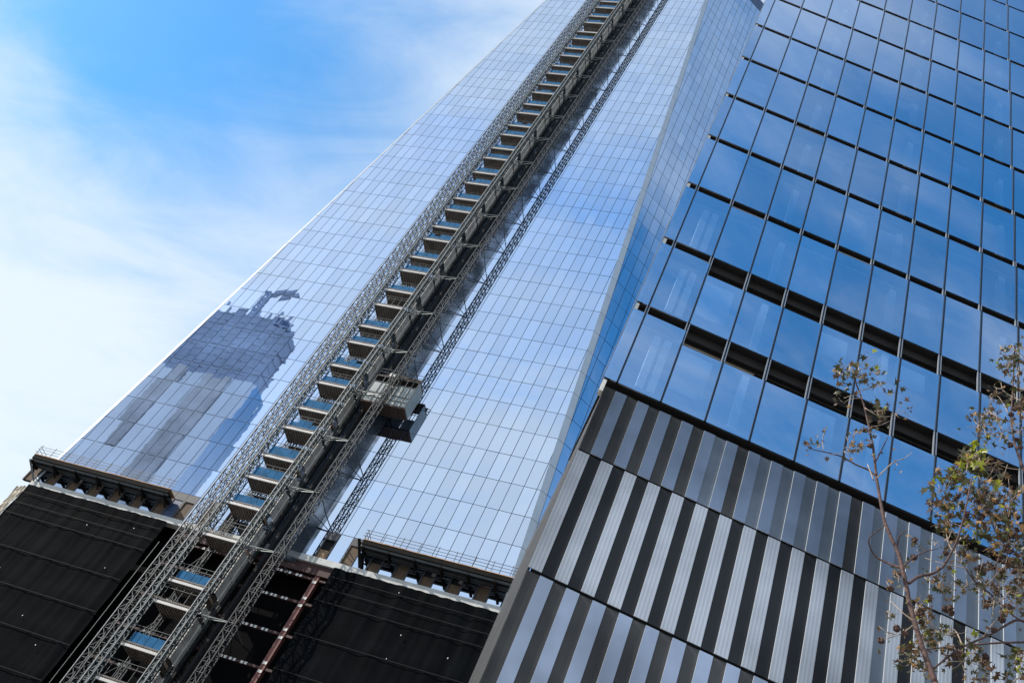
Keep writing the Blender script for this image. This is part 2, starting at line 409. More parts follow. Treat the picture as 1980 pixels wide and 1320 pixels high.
# body behind the glass and the faces turned away
h = MB(); D2 = 2 * HW; i = 0.4
xa, xb, ya, yb = CX - HW + i, CX + HW - i, FY + i + 0.4, FY + D2 - i
zt = ZTOP; f = (zt - Z0) / (ZAPEX - Z0)
base = [Vector((xa, ya, Z0)), Vector((xb, ya, Z0)), Vector((xb, yb, Z0)), Vector((xa, yb, Z0))]
mids = [Vector(((xa + xb) / 2, ya, ZAPEX)), Vector((xb, (ya + yb) / 2, ZAPEX)), Vector(((xa + xb) / 2, yb, ZAPEX)), Vector((xa, (ya + yb) / 2, ZAPEX))]
ring = []
for k in range(4):
    ring.append(base[k].lerp(mids[k - 1], f)); ring.append(base[k].lerp(mids[k], f))
for k in range(4):
    h.face([base[k], base[(k + 1) % 4], ring[(2 * k + 2) % 8], ring[2 * k + 1]])
    h.face([base[k], ring[2 * k + 1], ring[2 * k]])
h.face(ring); h.build('rear_facade', 'hull', tower)
# unfinished openings
for xa, xb in openings:
    o = MB(); z1 = ROW0 - ROWH - 0.03
    o.box(xa + 0.02, xb - 0.02, FY - 0.02, FY + 0.2, z1 - 1.0, z1, 0)                 # grey spandrel panel
    o.box(xa + 0.02, xa + 0.16, FY - 0.02, FY + 0.3, Z0 + 0.02, z1 - 1.0, 0)
    o.box(xb - 0.16, xb - 0.02, FY - 0.02, FY + 0.3, Z0 + 0.02, z1 - 1.0, 0)
    o.box(xa + 0.16, xb - 0.16, FY + 0.3, FY + 0.36, Z0 + 0.02, z1 - 1.0, 1)
    fr = o.build('window_opening', ['dark_panel', 'void'], tower)
    p = MB(); hgt = rnd.choice((1.25, 1.3, 2.55, 2.6)) if xb > -48 else rnd.choice((1.3, 2.6, 2.6))
    if -48 < xb < -46: hgt = 1.25
    if -49 < xb < -47.5: hgt = 2.6
    p.box(xa + 0.17, xb - 0.17, FY + 0.1, FY + 0.14, Z0 + 0.12, Z0 + 0.12 + hgt)
    p.build('plywood_board', 'plywood' if -51 < xb < -44 else 'plywood_shaded', fr)  # boards under the platforms: their shade is put into a darker ply colour
# slab edge under the glass
s = MB(); x = -86.0
while x < -25.5:
    x2 = min(x + 3.0, -25.5)
    s.box(x + 0.01, x2 - 0.01, FY - 0.40, FY + 0.5, Z0 - 0.75 + rnd.uniform(-.02, .02), Z0 - 0.02); x = x2
s.build('slab_edge', 'concrete', tower)
# podium: dark box under the slab edge
p = MB(); p.box(-86.0, -26.4, FY + 2.2, FY + 60, -G, Z0 - 0.8); p.build('podium', 'podium_dark', tower)
# red primed steel in the bay beside the hoist
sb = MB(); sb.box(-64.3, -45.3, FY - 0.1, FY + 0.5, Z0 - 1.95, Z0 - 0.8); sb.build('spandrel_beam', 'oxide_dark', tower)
HB = [50.0, 47.0, 43.1, 39.2, 35.2, 31.2, 27.2, 23.2]
c = MB(); c.box(-46.80, -46.25, FY + 0.02, FY + 0.6, -G, 50.95)
for q in HB + [45.1, 41.2, 37.2]:
    pass
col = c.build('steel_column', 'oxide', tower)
for z in HB[:6]:
    for dz in (0.40, -0.55):
        for dx in (-46.72, -46.48):
            t = MB(); t.box(dx, dx + 0.2, FY - 0.03, FY + 0.01, z + dz, z + dz + 0.3); t.build('connection_tag', 'tag_white', col)
for z in HB:
    bm_ = MB(); bm_.box(-64.2, -46.82, FY + 0.1, FY + 0.42, z - 0.13, z + 0.13); bm_.box(-46.23, -45.0, FY + 0.1, FY + 0.42, z - 0.13, z + 0.13)
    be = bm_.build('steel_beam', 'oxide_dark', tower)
    for x in (-60.6, -60.0, -59.3, -51.3, -50.85, -50.25, -49.8, -48.95, -48.5, -45.25):
        t = MB(); t.box(x, x + 0.28, FY + 0.06, FY + 0.09, z - 0.15, z + 0.13); t.build('connection_tag', 'tag_white', be)


# ================================================================== netting on the podium
def netting(name, x0, x1, y, ztop, zbot, matname, label, wav=0.09, step=0.25, seed=0):
    mb = MB(); nx = int((x1 - x0) / step); zs = []
    z = ztop
    while z > zbot: zs.append(z); z -= 1.0 if z > 10 else 6.0
    zs.append(zbot); idx = {}
    for j, z in enumerate(zs):
        for i in range(nx + 1):
            x = x0 + (x1 - x0) * i / nx
            d = wav * (noise.noise(Vector((x * 0.9, z * 0.03, seed))) + 0.7 * noise.noise(Vector((x * 2.7, z * 0.05, seed + 5))))
            d += 0.06 * math.sin(z * 2 * math.pi / 4.06)
            mb.v.append((x, y + d, z + (0.12 * noise.noise(Vector((x * 1.3, 3, seed))) if j == 0 else 0)))
    for j in range(len(zs) - 1):
        for i in range(nx):
            a = j * (nx + 1) + i; mb.f.append((a, a + nx + 1, a + nx + 2, a + 1)); mb.m.append(0); mb.val.append(0)
    o = mb.build(name, matname, smooth=True); tag(o, label, 'netting')
    z = ztop - 1.2
    while z > 8:
        r_ = MB(); xs = [x0 + (x1 - x0) * k / 10 for k in range(11)]
        for a_, b_ in zip(xs, xs[1:]): r_.bar((a_, y - 0.17, z), (b_, y - 0.17, z), 0.04)
        r_.build('seam_rope', 'seam', o); z -= 4.06 if z < ztop - 3 else 1.5
    for _ in range(6):
        r_ = MB(); x = rnd.uniform(x0 + .5, x1 - .5); z = rnd.uniform(28, ztop - .3); r_.box(x, x + .07, y - .24, y - .2, z, z + rnd.uniform(.07, .16)); r_.build('net_tie', 'tag_white', o)
    return o


netting('debris_netting', -85.6, -66.0, FY - 0.7, 51.45, -G, 'net', 'dark debris netting left of the hoist hanging below the slab edge', seed=1)
netting('debris_netting', -44.95, -25.6, FY - 0.7, 51.45, -G, 'net', 'near black debris netting between the red steel column and the striped screen', seed=9)
tp = MB()
nseg = 60
for j in range(nseg):
    for i2 in range(8):
        def q(i_, j_):
            z = 51.2 - (51.2 + G) * j_ / nseg; t_ = i_ / 8
            x = -85.65 - 1.7 * t_ - 0.12 * math.sin(j_ * 1.9 + i_) * t_; y = FY - 0.7 + 0.6 * t_ + 0.15 * math.sin(j_ * 1.3 + i_ * 2)
            return (x, y, z)
        tp.face([q(i2, j), q(i2, j + 1), q(i2 + 1, j + 1), q(i2 + 1, j)])
tag(tp.build('tarpaulin', 'tarp', smooth=True), 'beige tarpaulin wrapped round the left corner of the dark netting', 'tarpaulin')
# two ropes and the bright cable left of the hoist
cb = MB(); cb.tube([(-64.9, FY - 1.1, -G), (-64.9, FY - 1.1, 48.6)], [0.045, 0.045], 5)
tag(cb.build('hanging_rope', 'galv'), 'thin pale rope hanging against the dark netting left of the hoist', 'rope')


# ================================================================== cantilevered work platforms
def work_platform(x0, x1, d, ztop, label):
    t = thing('work_platform', ((x0 + x1) / 2, FY - d / 2, ztop - 1.0), label, 'work platform', 'cantilevered work platforms on the tower')
    yf = FY - d; yb_ = FY - 0.25
    m_ = MB(); x = x0
    while x < x1 - 0.1:
        x2 = min(x + rnd.uniform(1.8, 2.6), x1); z = ztop + rnd.uniform(-0.02, 0.02)
        m_.box(x, x2 - 0.015, yf, yb_, z - 0.09, z); x = x2
    m_.build('deck_planks', 'plank', t)
    m_ = MB(); m_.box(x0 + .05, x1 - .05, yf + 0.04, yf + 0.10, ztop - 0.62, ztop - 0.1); m_.box(x0 + .05, x0 + .1, yf + .12, yb_, ztop - .62, ztop - .1)
    m_.build('fascia_board', 'plywood' if False else 'platform_dark', t)
    m_ = MB()
    for y in (yf + 0.2, yf + d * 0.5, yb_ - 0.3):
        m_.box(x0, x1, y, y + 0.22, ztop - 0.88, ztop - 0.62)
    m_.build('edge_beam', 'galv_dark', t)
    m_ = MB(); m_.box(x0 + 0.1, x1 - 0.1, yf + 0.15, yb_ - 0.02, ztop - 0.5, ztop - 0.44); m_.build('soffit', 'platform_dark', t)
    x = x0 + 0.35
    while x < x1:
        b_ = MB(); b_.box(x - 0.12, x + 0.12, yf - 0.02, yb_ - 0.01, ztop - 1.14, ztop - 0.89)
        b_.bar((x, yb_ - 0.05, ztop - 1.55), (x, yf + 0.7, ztop - 1.1), 0.15)
        b_.build('outrigger', 'platform_dark', t); x += (x1 - x0 - 0.7) / 6.0
    x = x0 + 0.1
    while x < x1 + 0.05:
        p_ = MB(); lean = rnd.uniform(-0.05, 0.05); p_.bar((x, yf + 0.03, ztop), (x + lean, yf + 0.03, ztop + 1.25 + rnd.uniform(-.1, .2)), 0.05)
        p_.build('guard_post', 'galv_dark', t); x += 2.05
    for dz in (0.35, 0.75, 1.15):
        r_ = MB(); xs = [x0 - 0.2 + (x1 - x0 + 0.4) * k / 8 for k in range(9)]
        for a_, b2 in zip(xs, xs[1:]):
            r_.bar((a_, yf + 0.0, ztop + dz + rnd.uniform(-.03, .03)), (b2, yf + 0.0, ztop + dz + rnd.uniform(-.03, .03)), 0.042)
        r_.bar((x0 - .02, yf, ztop + dz), (x0 - .02, yb_, ztop + dz), 0.042)
        r_.build('guard_rail', 'galv_dark', t)
    return t


work_platform(-43.1, -24.5, 1.9, 55.06, 'brown edged work platform under the glass between the hoist and the striped screen')
work_platform(-87.2, -67.6, 1.9, 54.98, 'work platform at the left corner of the tower with thin guard rails')
st = MB(); st.bar((-43.9, FY - 1.2, 55.3), (-42.5, FY - 0.5, 52.4), 0.28)
st.bar((-43.9, FY - 1.2, 55.3), (-43.9, FY - 0.05, 55.3), 0.18)
tag(st.build('support_strut', 'platform_dark'), 'black angled strut at the left end of the right hand platform', 'strut')
st = MB(); st.bar((-87.6, FY - 1.4, 54.3), (-85.6, FY - 0.6, 52.2), 0.22); st.bar((-87.6, FY - 1.4, 54.3), (-86.6, FY - 1.3, 54.2), 0.2)
tag(st.build('support_strut', 'galv_dark'), 'grey angled strut sticking out at the left corner of the tower', 'strut')


# ================================================================== construction hoist
HT = ZTOP - 6
def lattice(mb, x0, x1, y0, y1, z0, z1, sec=1.5, cw=0.085, bw=0.05):
    cs = [(x0, y0), (x1, y0), (x1, y1), (x0, y1)]
    for c_ in cs: mb.bar((*c_, z0), (*c_, z1), cw)
    k = 0; z = z0
    while z < z1 - 0.01:
        zn = min(z + sec, z1)
        for a_, b_ in zip(cs, cs[1:] + cs[:1]):
            mb.bar((*a_, z), (*b_, z), bw)
            if k % 2: a_, b_ = b_, a_
            mb.bar((*a_, z), (*b_, zn), bw)
        k += 1; z = zn


hoist = thing('construction_hoist', (-57.3, FY - 2.0, -G), 'tall construction hoist tower of lattice masts and landings fixed up the glass tower', 'hoist tower')
for (x0, x1, d0, d1, sec, cw, bw, mt) in ((-63.25, -62.35, 1.0, 1.85, 1.15, 0.10, 0.06, 'galv_dark'), (-60.35, -59.6, 2.75, 3.45, 1.0, 0.09, 0.055, 'galv'),
                                      (-54.85, -54.25, 2.95, 3.55, 1.0, 0.09, 0.055, 'galv'), (-50.15, -49.3, 3.1, 3.95, 1.15, 0.10, 0.06, 'mast_black')):
    l = MB(); lattice(l, x0, x1, FY - d1, FY - d0, -G, HT, sec, cw, bw); mast = l.build('lattice_mast', mt, hoist)
    if x0 < -51:
        g = MB(); g.bar((x0 - 0.02, FY - d1 - 0.05, -G), (x0 - 0.02, FY - d1 - 0.05, HT), 0.075)
        if mt == 'galv': g.bar((x1 - 0.05, FY - d1 - 0.05, -G), (x1 - 0.05, FY - d1 - 0.05, HT), 0.06)
        g.build('guide_rail', 'guide', mast)
# inner chords against the facade
for x in (-59.4, -54.6):
    l = MB(); lattice(l, x, x + 0.45, FY - 0.75, FY - 0.3, -G, HT, 1.5, 0.09, 0.05); l.build('rear_mast', 'galv_dark', hoist)
levels = [12.0, 16.0, 20.0, 24.1, 28.1, 31.9, 35.7, 40.85, 43.45, 49.65, 54.2, 58.16]
k = 0; z = 61.56
while z < HT - 3:
    levels.append(z); z += 4.728 if k % 2 == 0 else 3.40; k += 1
DX0, DX1, DF = -59.5, -54.95, 3.2
for li, z in enumerate(levels):
    blue = (li >= 9 or li in (6, 8)) and li != 9 and li != 7
    bm_ = MB(); bm_.box(DX0 + 0.15, DX1 - 0.05, FY - DF, FY - DF + 0.16, z, z + 0.27); bm_.build('edge_beam', 'beam_white', hoist)
    d = MB(); d.box(DX0, DX1, FY - DF + 0.22, FY - 0.35, z + 0.28, z + 0.40)
    x = DX0 + 0.12
    while x < DX1: d.box(x, x + 0.12, FY - DF + 0.25, FY - 0.4, z + 0.14, z + 0.27); x += 0.36
    d.box(DX0, DX1, FY - DF + 0.02, FY - DF + 0.10, z + 0.42, z + 0.55)
    x = DX0 + 0.05
    while x < DX1: d.box(x, x + 0.10, FY - DF + 0.03, FY - DF + 0.09, z + 0.28, z + 0.42); x += 0.26
    dk = d.build('landing_deck', 'deck', hoist)
    if blue and rnd.random() < 0.9:
        gh = rnd.choice((1.25, 1.25, 1.0, 1.1)); g = MB(); x = DX0 + 0.55; wv = (DX1 - 0.35 - x) / 4
        for q_ in range(4):
            g.box(x + 0.03, x + wv - 0.03, FY - DF + 0.16, FY - DF + 0.20, z + 0.60, z + 0.60 + gh * (1 if rnd.random() < .9 else .6)); x += wv
        g.build('blue_gate', 'blue_panel', dk)
    g = MB()
    for q_ in range(5):
        x = DX0 + 0.55 + q_ * (DX1 - DX0 - 0.9) / 4; g.bar((x, FY - DF + 0.24, z + 0.4), (x, FY - DF + 0.24, z + 2.3), 0.05)
    for dz in (1.95, 2.4): g.bar((DX0, FY - DF + 0.18, z + dz), (DX1, FY - DF + 0.18, z + dz), 0.045)
    g.build('gate_rail', 'galv_dark', dk)
    # side screen towards the right and left
    zn = levels[li + 1] if li + 1 < len(levels) else z + 4
    s = MB(); hh = zn - z
    tall = (li % 2 == 0)
    y0 = FY - DF + 0.5; y1 = FY - 0.25
    s.box(-54.22, -54.17, y0, y1, z + 0.45, z + (hh - 0.12 if tall else hh - 1.25))
    sp_ = s.build('side_screen', 'guard', hoist)
    s = MB()
    for y in (y0 - 0.03, (y0 + y1) / 2, y1):
        s.bar((-54.12, y, z + 0.3), (-54.12, y, z + hh - (0.1 if tall else 1.1)), 0.085)
    s.bar((-54.12, y0, z + hh * 0.5), (-54.12, y1, z + hh * 0.5), 0.05)
    s.build('screen_frame', 'guard_frame', sp_)
    s = MB()
    s.bar((-59.45, y0, z + 0.4), (-59.45, y1, z + 0.4), 0.08); s.bar((-59.45, y0, z + 1.5), (-59.45, y1, z + 1.5), 0.05)
    s.bar((-59.45, y0, z + 0.4), (-59.45, y1, zn), 0.05)
    s.build('side_brace', 'galv_dark', hoist)
    if not tall:
        s = MB(); zt_ = z + 0.1
        for y in (FY - 2.4, FY - 3.2):
            s.bar((-54.2, y, zt_), (-49.9, FY - 3.4, zt_), 0.075)
        s.bar((-54.2, FY - 2.4, zt_), (-52.2, FY - 3.3, zt_), 0.06); s.bar((-52.2, FY - 2.85, zt_), (-54.2, FY - 3.2, zt_ + .5), 0.06)
        s.bar((-49.7, FY - 3.1, zt_), (-49.7, FY - 0.05, zt_ - 0.2), 0.09); s.bar((-50.1, FY - 3.1, zt_), (-51.6, FY - 0.05, zt_ - 0.2), 0.07)
        s.build('wall_tie', 'galv', hoist)
        s = MB(); s.bar((-62.8, FY - 1.2, zt_), (-60.0, FY - 2.8, zt_), 0.07); s.bar((-62.6, FY - 1.0, zt_), (-62.6, FY - 0.05, zt_), 0.07)
        s.build('wall_tie', 'galv_dark', hoist)
veil = MB(); veil.box(-56.2, -49.45, FY - 0.42, FY - 0.38, 51.0, HT); veil.build('reflection_sheet', 'veil', hoist)  # added sheet: the hoist's dark reflection in the glass, put into colour
# service column running up the shaded right flank
s = MB(); s.box(-52.9, -52.55, FY - 1.1, FY - 0.5, -G, HT); s.box(-53.9, -53.7, FY - 0.9, FY - 0.6, -G, HT)
s.build('service_riser', 'void', hoist)
# hoist car
cz = 73.1; car = thing('hoist_car', (-49.6, FY - 1.5, cz), 'grey hoist car with wooden base riding the right hand mast of the hoist', 'hoist car')
X0, X1, YF, YB = -52.6, -46.75, FY - 2.9, FY - 0.9
c = MB(); c.box(X0, X1, YF, YB, cz + 0.25, cz + 0.5)
for k in range(9): c.box(X0 + k * 0.65, X0 + k * 0.65 + 0.3, YF + 0.1, YB - 0.1, cz + 0.17, cz + 0.25)
c.build('floor_base', 'car_wood', car)
c = MB(); c.box(X0, -50.3, YF, YF + 0.06, cz + 0.5, cz + 3.9); c.box(-49.2, X1, YF, YF + 0.06, cz + 0.5, cz + 3.9); c.box(-50.3, -49.2, YF + 0.25, YF + 0.31, cz + 0.5, cz + 3.9)
c.build('front_panel', 'car_metal', car)
c = MB(); c.box(X1 - 0.05, X1 + 0.05, YF, YB, cz + 0.45, cz + 4.9); c.build('side_panel', 'car_metal', car)
c = MB(); c.box(X0 - 0.05, X0 + 0.02, YF, YB, cz + 0.5, cz + 4.2)
c.build('side_panel', 'car_metal', car)
c = MB()
for x in (X0 + .05, -51.4, -50.4, -49.1, -48.3, -47.5, X1 - .05): c.bar((x, YF - 0.04, cz + 0.45), (x, YF - 0.04, cz + 4.9), 0.07)
for z in (cz + 1.2, cz + 2.0, cz + 3.9, cz + 4.9): c.bar((X0, YF - 0.04, z), (X1, YF - 0.04, z), 0.06)
c.build('panel_frame', 'galv_dark', car)
c = MB(); c.box(X0, X1, YF + 0.1, YB, cz + 5.0, cz + 5.25); c.box(X0 + .6, X1 - .1, YF + 0.5, YF + 0.58, cz + 5.25, cz + 6.0)
c.build('roof', 'car_wood', car)
c = MB(); c.box(-51.3, -50.6, YF + 0.3, YF + 0.6, cz + 5.25, cz + 6.1); c.build('drive_unit', 'tag_white', car)
c = MB()
for x in (X0, -50.8, -49, X1):
    c.bar((x, YF + 0.1, cz + 5.2), (x, YF + 0.1, cz + 6.3), 0.05)
c.bar((X0, YF + .1, cz + 6.3), (X1, YF + .1, cz + 6.3), 0.05); c.bar((X0, YF + .1, cz + 5.8), (X1, YF + .1, cz + 5.8), 0.04)
c.build('roof_rail', 'galv', car)

# ================================================================== office building on the right
TH = 0.325443; E = Vector((math.cos(TH), math.sin(TH), 0)); NO = Vector((math.sin(TH), -math.cos(TH), 0)); O2 = Vector((-6.33678, 21.4857, 0))
P2 = lambda u, d, z: tuple(O2 + E * u + NO * d + Vector((0, 0, z)))
FH = 1.524 * 2.72705; ZR = lambda k: 51.797 + FH * k
NC = 18; KLO, KHI = -7, 7
LAP = -0.12; GAPZ = 0.60
off = thing('office_building', P2(10, -10, -G), 'blue glass office building with dark mullions above a striped steel screen, filling the right side', 'office building')
ub = MB(); wins = []
for k in range(KLO, KHI):
    zb = ZR(k); ztp = ZR(k + 1) - GAPZ
    for c_ in range(-1, NC - 1):
        u0 = c_ * PW if c_ >= 0 else -0.48; u1 = (c_ + 1) * PW
        z1 = ztp - (0.72 if (k in (-7, -6) and c_ >= 1) else 0)
        q0 = P2(u0 + 0.02, 0.0, zb); q1 = P2(u1 - 0.02, 0.0, zb)
        fr_ = (z1 - zb) / (ztp - zb); q2 = P2(u1 - 0.02, -LAP * fr_, z1); q3 = P2(u0 + 0.02, -LAP * fr_, z1)
        jit = rnd.gauss(0, 0.004)
        q2 = tuple(Vector(q2) + NO * jit); q3 = tuple(Vector(q3) + NO * (jit + rnd.gauss(0, .003)))
        if k <= 2 and c_ <= 9 and len(wins) < 100:
            w = MB(); w.face([q0, q1, q2, q3]); wins.append(w.build('window', 'office_glass', off))
        else: ub.face([q0, q1, q2, q3])
o = ub.build('window_band', 'office_glass', off); o['kind'] = 'stuff'
for c_ in range(0, NC):
    w = MB(); u = c_ * PW; h_ = 0.034
    for k in range(KLO, KHI):
        zb = ZR(k) - 0.02; z1 = ZR(k + 1) - GAPZ; cut = 0.72 if (k in (-7, -6) and c_ >= 1) else 0; z1 -= cut
        dt = -LAP * (z1 - zb) / (ZR(k + 1) - GAPZ - zb)
        w.hexa([P2(u - h_, -0.2, zb), P2(u + h_, -0.2, zb), P2(u + h_, 0.03, zb), P2(u - h_, 0.03, zb),
                P2(u - h_, -0.2, z1 + 0.03), P2(u + h_, -0.2, z1 + 0.03), P2(u + h_, dt + 0.03, z1 + 0.03), P2(u - h_, dt + 0.03, z1 + 0.03)])
        if k < KHI - 1:
            for s_ in (-0.062, 0.030):
                w.box(u + s_, u + s_ + 0.032, -0.06, 0.012 if cut else 0.03, z1 + 0.035, ZR(k + 1) - 0.03, 1, P2)
            w.box(u - 0.03, u + 0.03, -0.2, -0.065, z1 + 0.035, ZR(k + 1) - 0.03, 0, P2)
    w.build('mullion', ['mullion', 'bracket'], off)
w = MB(); w.box(-0.50, -0.475, -0.2, 0.10, ZR(KLO), ZR(KHI), 0, P2); w.build('corner_post', 'sill_grey', off)
DEEP = -9.0; UEND = (NC - 1) * PW
for k in range(KLO, KHI + 1):
    s = MB(); zt_ = ZR(k)
    s.box(-0.30, UEND, DEEP, -0.34, zt_ - 0.40, zt_ - 0.02, 0, P2)           # slab and its dark edge
    fl = s.build('floor_slab', 'slab_dark', off)
    s = MB(); s.box(-0.42, UEND, -0.33, -0.045, zt_ - 0.03, zt_ - 0.012, 0, P2); s.build('drip_sill', 'slab_dark', fl)
    s = MB(); s.box(-0.46, UEND, 0.04, 0.115, zt_ - GAPZ - 0.05, zt_ - GAPZ + 0.0, 0, P2)
    if k > KLO:
        if k in (KLO + 1, KLO + 2):
            s = MB(); s.box(-0.46, PW, 0.04, 0.115, zt_ - GAPZ - 0.05, zt_ - GAPZ, 0, P2); s.box(PW + 0.04, UEND, 0.02, 0.085, zt_ - GAPZ - 0.77, zt_ - GAPZ - 0.72, 0, P2)
        s.build('head_rail', 'sill_grey', fl)
    s = MB(); s.box(-0.28, UEND, DEEP + 0.1, -0.5, zt_ - 0.50, zt_ - 0.44, 0, P2); s.build('ceiling', 'ceiling' if k > KLO + 2 else 'slab_dark', fl)
    if k <= KLO + 2:
        s = MB(); s.box(-0.26, 4.3, -1.2, -0.52, zt_ - 0.58, zt_ - 0.505, 0, P2); s.build('soffit_panel', 'soffit', fl)
    s = MB(); s.box(-0.44, -0.32, -0.30, -0.035, zt_ - GAPZ - 0.0, zt_ - 0.07, 0, P2); s.build('end_plate', 'tab_white', fl)
    s = MB(); s.box(-0.2, UEND, -0.45, -0.36, zt_, zt_ + 0.55, 0, P2)
    if k < KHI: s.build('sill_wall', 'sill_grey', fl)
s = MB(); s.box(0.0, UEND, DEEP - 0.2, DEEP, ZR(KLO) - 0.6, ZR(KHI), 0, P2); s.build('core_wall', 'interior_wall', off)
for u in (0.62, 1.02, 3.95, 8.75, 13.4, 22.0):
    s = MB(); s.box(u, u + 0.26, -0.95, -0.62, ZR(KLO) - 0.6, ZR(-4) - 0.5 if u < 3 else ZR(KHI), 0, P2); s.build('inner_column', 'column_white', off)
for (c_, k, frac) in ((1, -7, .8), (1, -6, .8), (2, -5, .0), (4, -4, .5), (5, -4, .35), (3, -3, .45), (6, -6, .4), (4, -6, .5), (4, -7, .6), (8, -3, .3), (7, -2, .4), (9, -4, .35), (5, -1, .3), (0, -2, .5), (2, 0, .3), (6, -5, .3)):
    if frac:
        s = MB(); s.box(c_ * PW + 0.15, (c_ + 1) * PW - 0.2, -0.66, -0.64, ZR(k + 1) - 0.7 - frac * 2.6, ZR(k + 1) - 0.75, 0, P2); s.build('roller_blind', 'blind', off)

# striped steel screen below
SCR = [(22.28, 19.45, 1, ('screen_mid', 'screen_dark')), (19.37, 14.92, 0, ('screen_wire', 'screen_black')), (14.82, 6.0, 1, ('screen_light', 'screen_dark')), (5.9, -G, 1, ('screen_light', 'screen_dark'))]
SW = 0.381; U0 = -0.31
RD = (Vector((-0.2953, 0.9554, 0))); a_ = math.radians(2.0)
RD = Vector((RD.x * math.cos(a_) - RD.y * math.sin(a_), RD.x * math.sin(a_) + RD.y * math.cos(a_), 0))
for ti, (zt_, zb, ph, mm) in enumerate(SCR):
    s = MB(); n = int((UEND - U0) / SW)
    for j in range(n):
        u0 = U0 + j * SW; u1 = u0 + SW; light = (j + ph) % 2 == 0
        d = 0.032 if light else 0.0
        dk = 1
        if not light and ti < 2 and rnd.random() < (min(max((u0 - 2.0) / 6.0, 0), 0.92) if ti == 0 else min(max((u0 - 6.5) / 7.0, 0), .7)): dk = 3  # more dark stripes turn grey rightwards: fading reflection put into the colour
        a0, a1, a2, a3 = P2(u0, d, zb), P2(u1, d, zb), P2(u1, d, zt_), P2(u0, d, zt_)
        s.face([a0, a1, a2, a3], 0 if light else dk, 0, [(u0, zb), (u1, zb), (u1, zt_), (u0, zt_)])
        if light:
            s.face([P2(u0, 0, zb), a0, a3, P2(u0, 0, zt_)], 2); s.face([a1, P2(u1, 0, zb), P2(u1, 0, zt_), a2], 2)
            s.face([a3, a2, P2(u1, 0, zt_), P2(u0, 0, zt_)], 2); s.face([P2(u0, 0, zb), P2(u1, 0, zb), a1, a0], 2)
    s.build('steel_screen', [*mm, 'screen_edge', 'screen_grey'], off)
    s = MB(); c0 = Vector(P2(U0, 0, 0))
    for j in range(14):
        q0 = c0 + RD * (j * 0.72) ; q1 = c0 + RD * (j * 0.72 + 0.66); z_ = Vector((0, 0, 1))
        nz_ = int((zt_ - zb) / 0.75)
        for r in range(nz_):
            za = zb + (zt_ - zb) * r / nz_; zc = zb + (zt_ - zb) * (r + 1) / nz_ - 0.06
            s.face([q0 + z_ * za, q0 + z_ * zc, q1 + z_ * zc, q1 + z_ * za])
    s.build('side_screen', 'lattice_grey', off)
    s = MB(); c1 = c0 + RD * 10.1; ins = Vector((0.06, 0, 0))
    s.face([c0 + ins + Vector((0, 0, zb - .1)), c1 + ins + Vector((0, 0, zb - .1)), c1 + ins + Vector((0, 0, zt_)), c0 + ins + Vector((0, 0, zt_))])
    s.build('screen_backing', 'slab_dark', off)
s = MB(); s.box(U0 + 0.1, UEND, -0.4, -0.06, -G, 22.1, 0, P2); s.build('base_wall', 'void', off)
s = MB(); s.box(0.4, UEND, DEEP, -0.6, 21.2, 21.4, 0, P2); s.build('base_roof', 'soffit', off)
s = MB(); s.box(0.6, UEND, -20, DEEP - 0.3, -G, ZR(KHI), 0, P2); s.build('rear_block', 'hull', off)
s = MB(); s.box(-0.2, UEND, DEEP - 6, -0.5, ZR(KHI) + 0.05, ZR(KHI) + 0.5, 0, P2); s.build('roof', 'hull', off)

# ================================================================== the building that the tower glass mirrors (behind the viewer)
FZ = 2.25; yR = 2 * FY - FY * FZ; X = lambda x: x * FZ; ZZ = lambda z: z * FZ
far = thing('unfinished_high_rise', (X(-77), yR - 20, -G), 'unfinished blue high rise with a crane, seen only as a reflection in the tower glass', 'high rise')
m_ = MB(); m_.box(X(-90), X(-69.1), yR - 9, yR, -G, ZZ(75)); m_.build('glass_body', 'far_glass', far)
m_ = MB()
for k in range(0, 10):
    z = ZZ(75) + 0.1 + k * 3.2; rgt = -70.0 - max(0, k - 7) * 0.9
    m_.box(X(-88), X(rgt) - rnd.uniform(0, .8), yR - 7.2, yR - 0.95, z, z + 0.7)
    for q_ in range(10):
        x = X(-87.5 + q_ * (87.5 + rgt - 0.3) / 9); m_.box(x - 0.35, x + 0.35, yR - 1.3, yR - 1.0, z + 0.7, z + 3.2)
m_.box(X(-87.5), X(-70.3), yR - 7, yR - 1.1, ZZ(75), ZZ(75) + 25)
m_.box(X(-87.5), X(-73.5), yR - 7, yR - 1.1, ZZ(75) + 25, ZZ(75) + 29)
m_.build('concrete_frame', 'far_frame', far)
m_ = MB(); m_.box(X(-76.2), X(-72.9), yR + 0.01, yR + 0.5, -G, ZZ(75)); m_.box(X(-82.3), X(-80.3), yR + 0.01, yR + 0.5, ZZ(60), ZZ(75.5)); m_.build('hoist_bay', 'far_band', far)
m_ = MB(); lattice(m_, X(-80.2), X(-79.4), yR - 6, yR - 4, ZZ(75) + 29, ZZ(95), 3, .5, .35); m_.bar((X(-79.8), yR - 5, ZZ(94)), (X(-76), yR - 6, ZZ(97)), 1.2); m_.build('crane', 'far_frame', far)

# ================================================================== trees
def ray(px, py, Y):
    cx, cy, cz_ = px - 990, py - 660, 1900.718
    d = Vector((RW[0][i] * cx + RW[1][i] * cy + RW[2][i] * cz_ for i in range(3)))
    return d * (Y / d.y)
T = lambda x, y: (1500 + 0.515 * x, 640 + 0.515 * y)


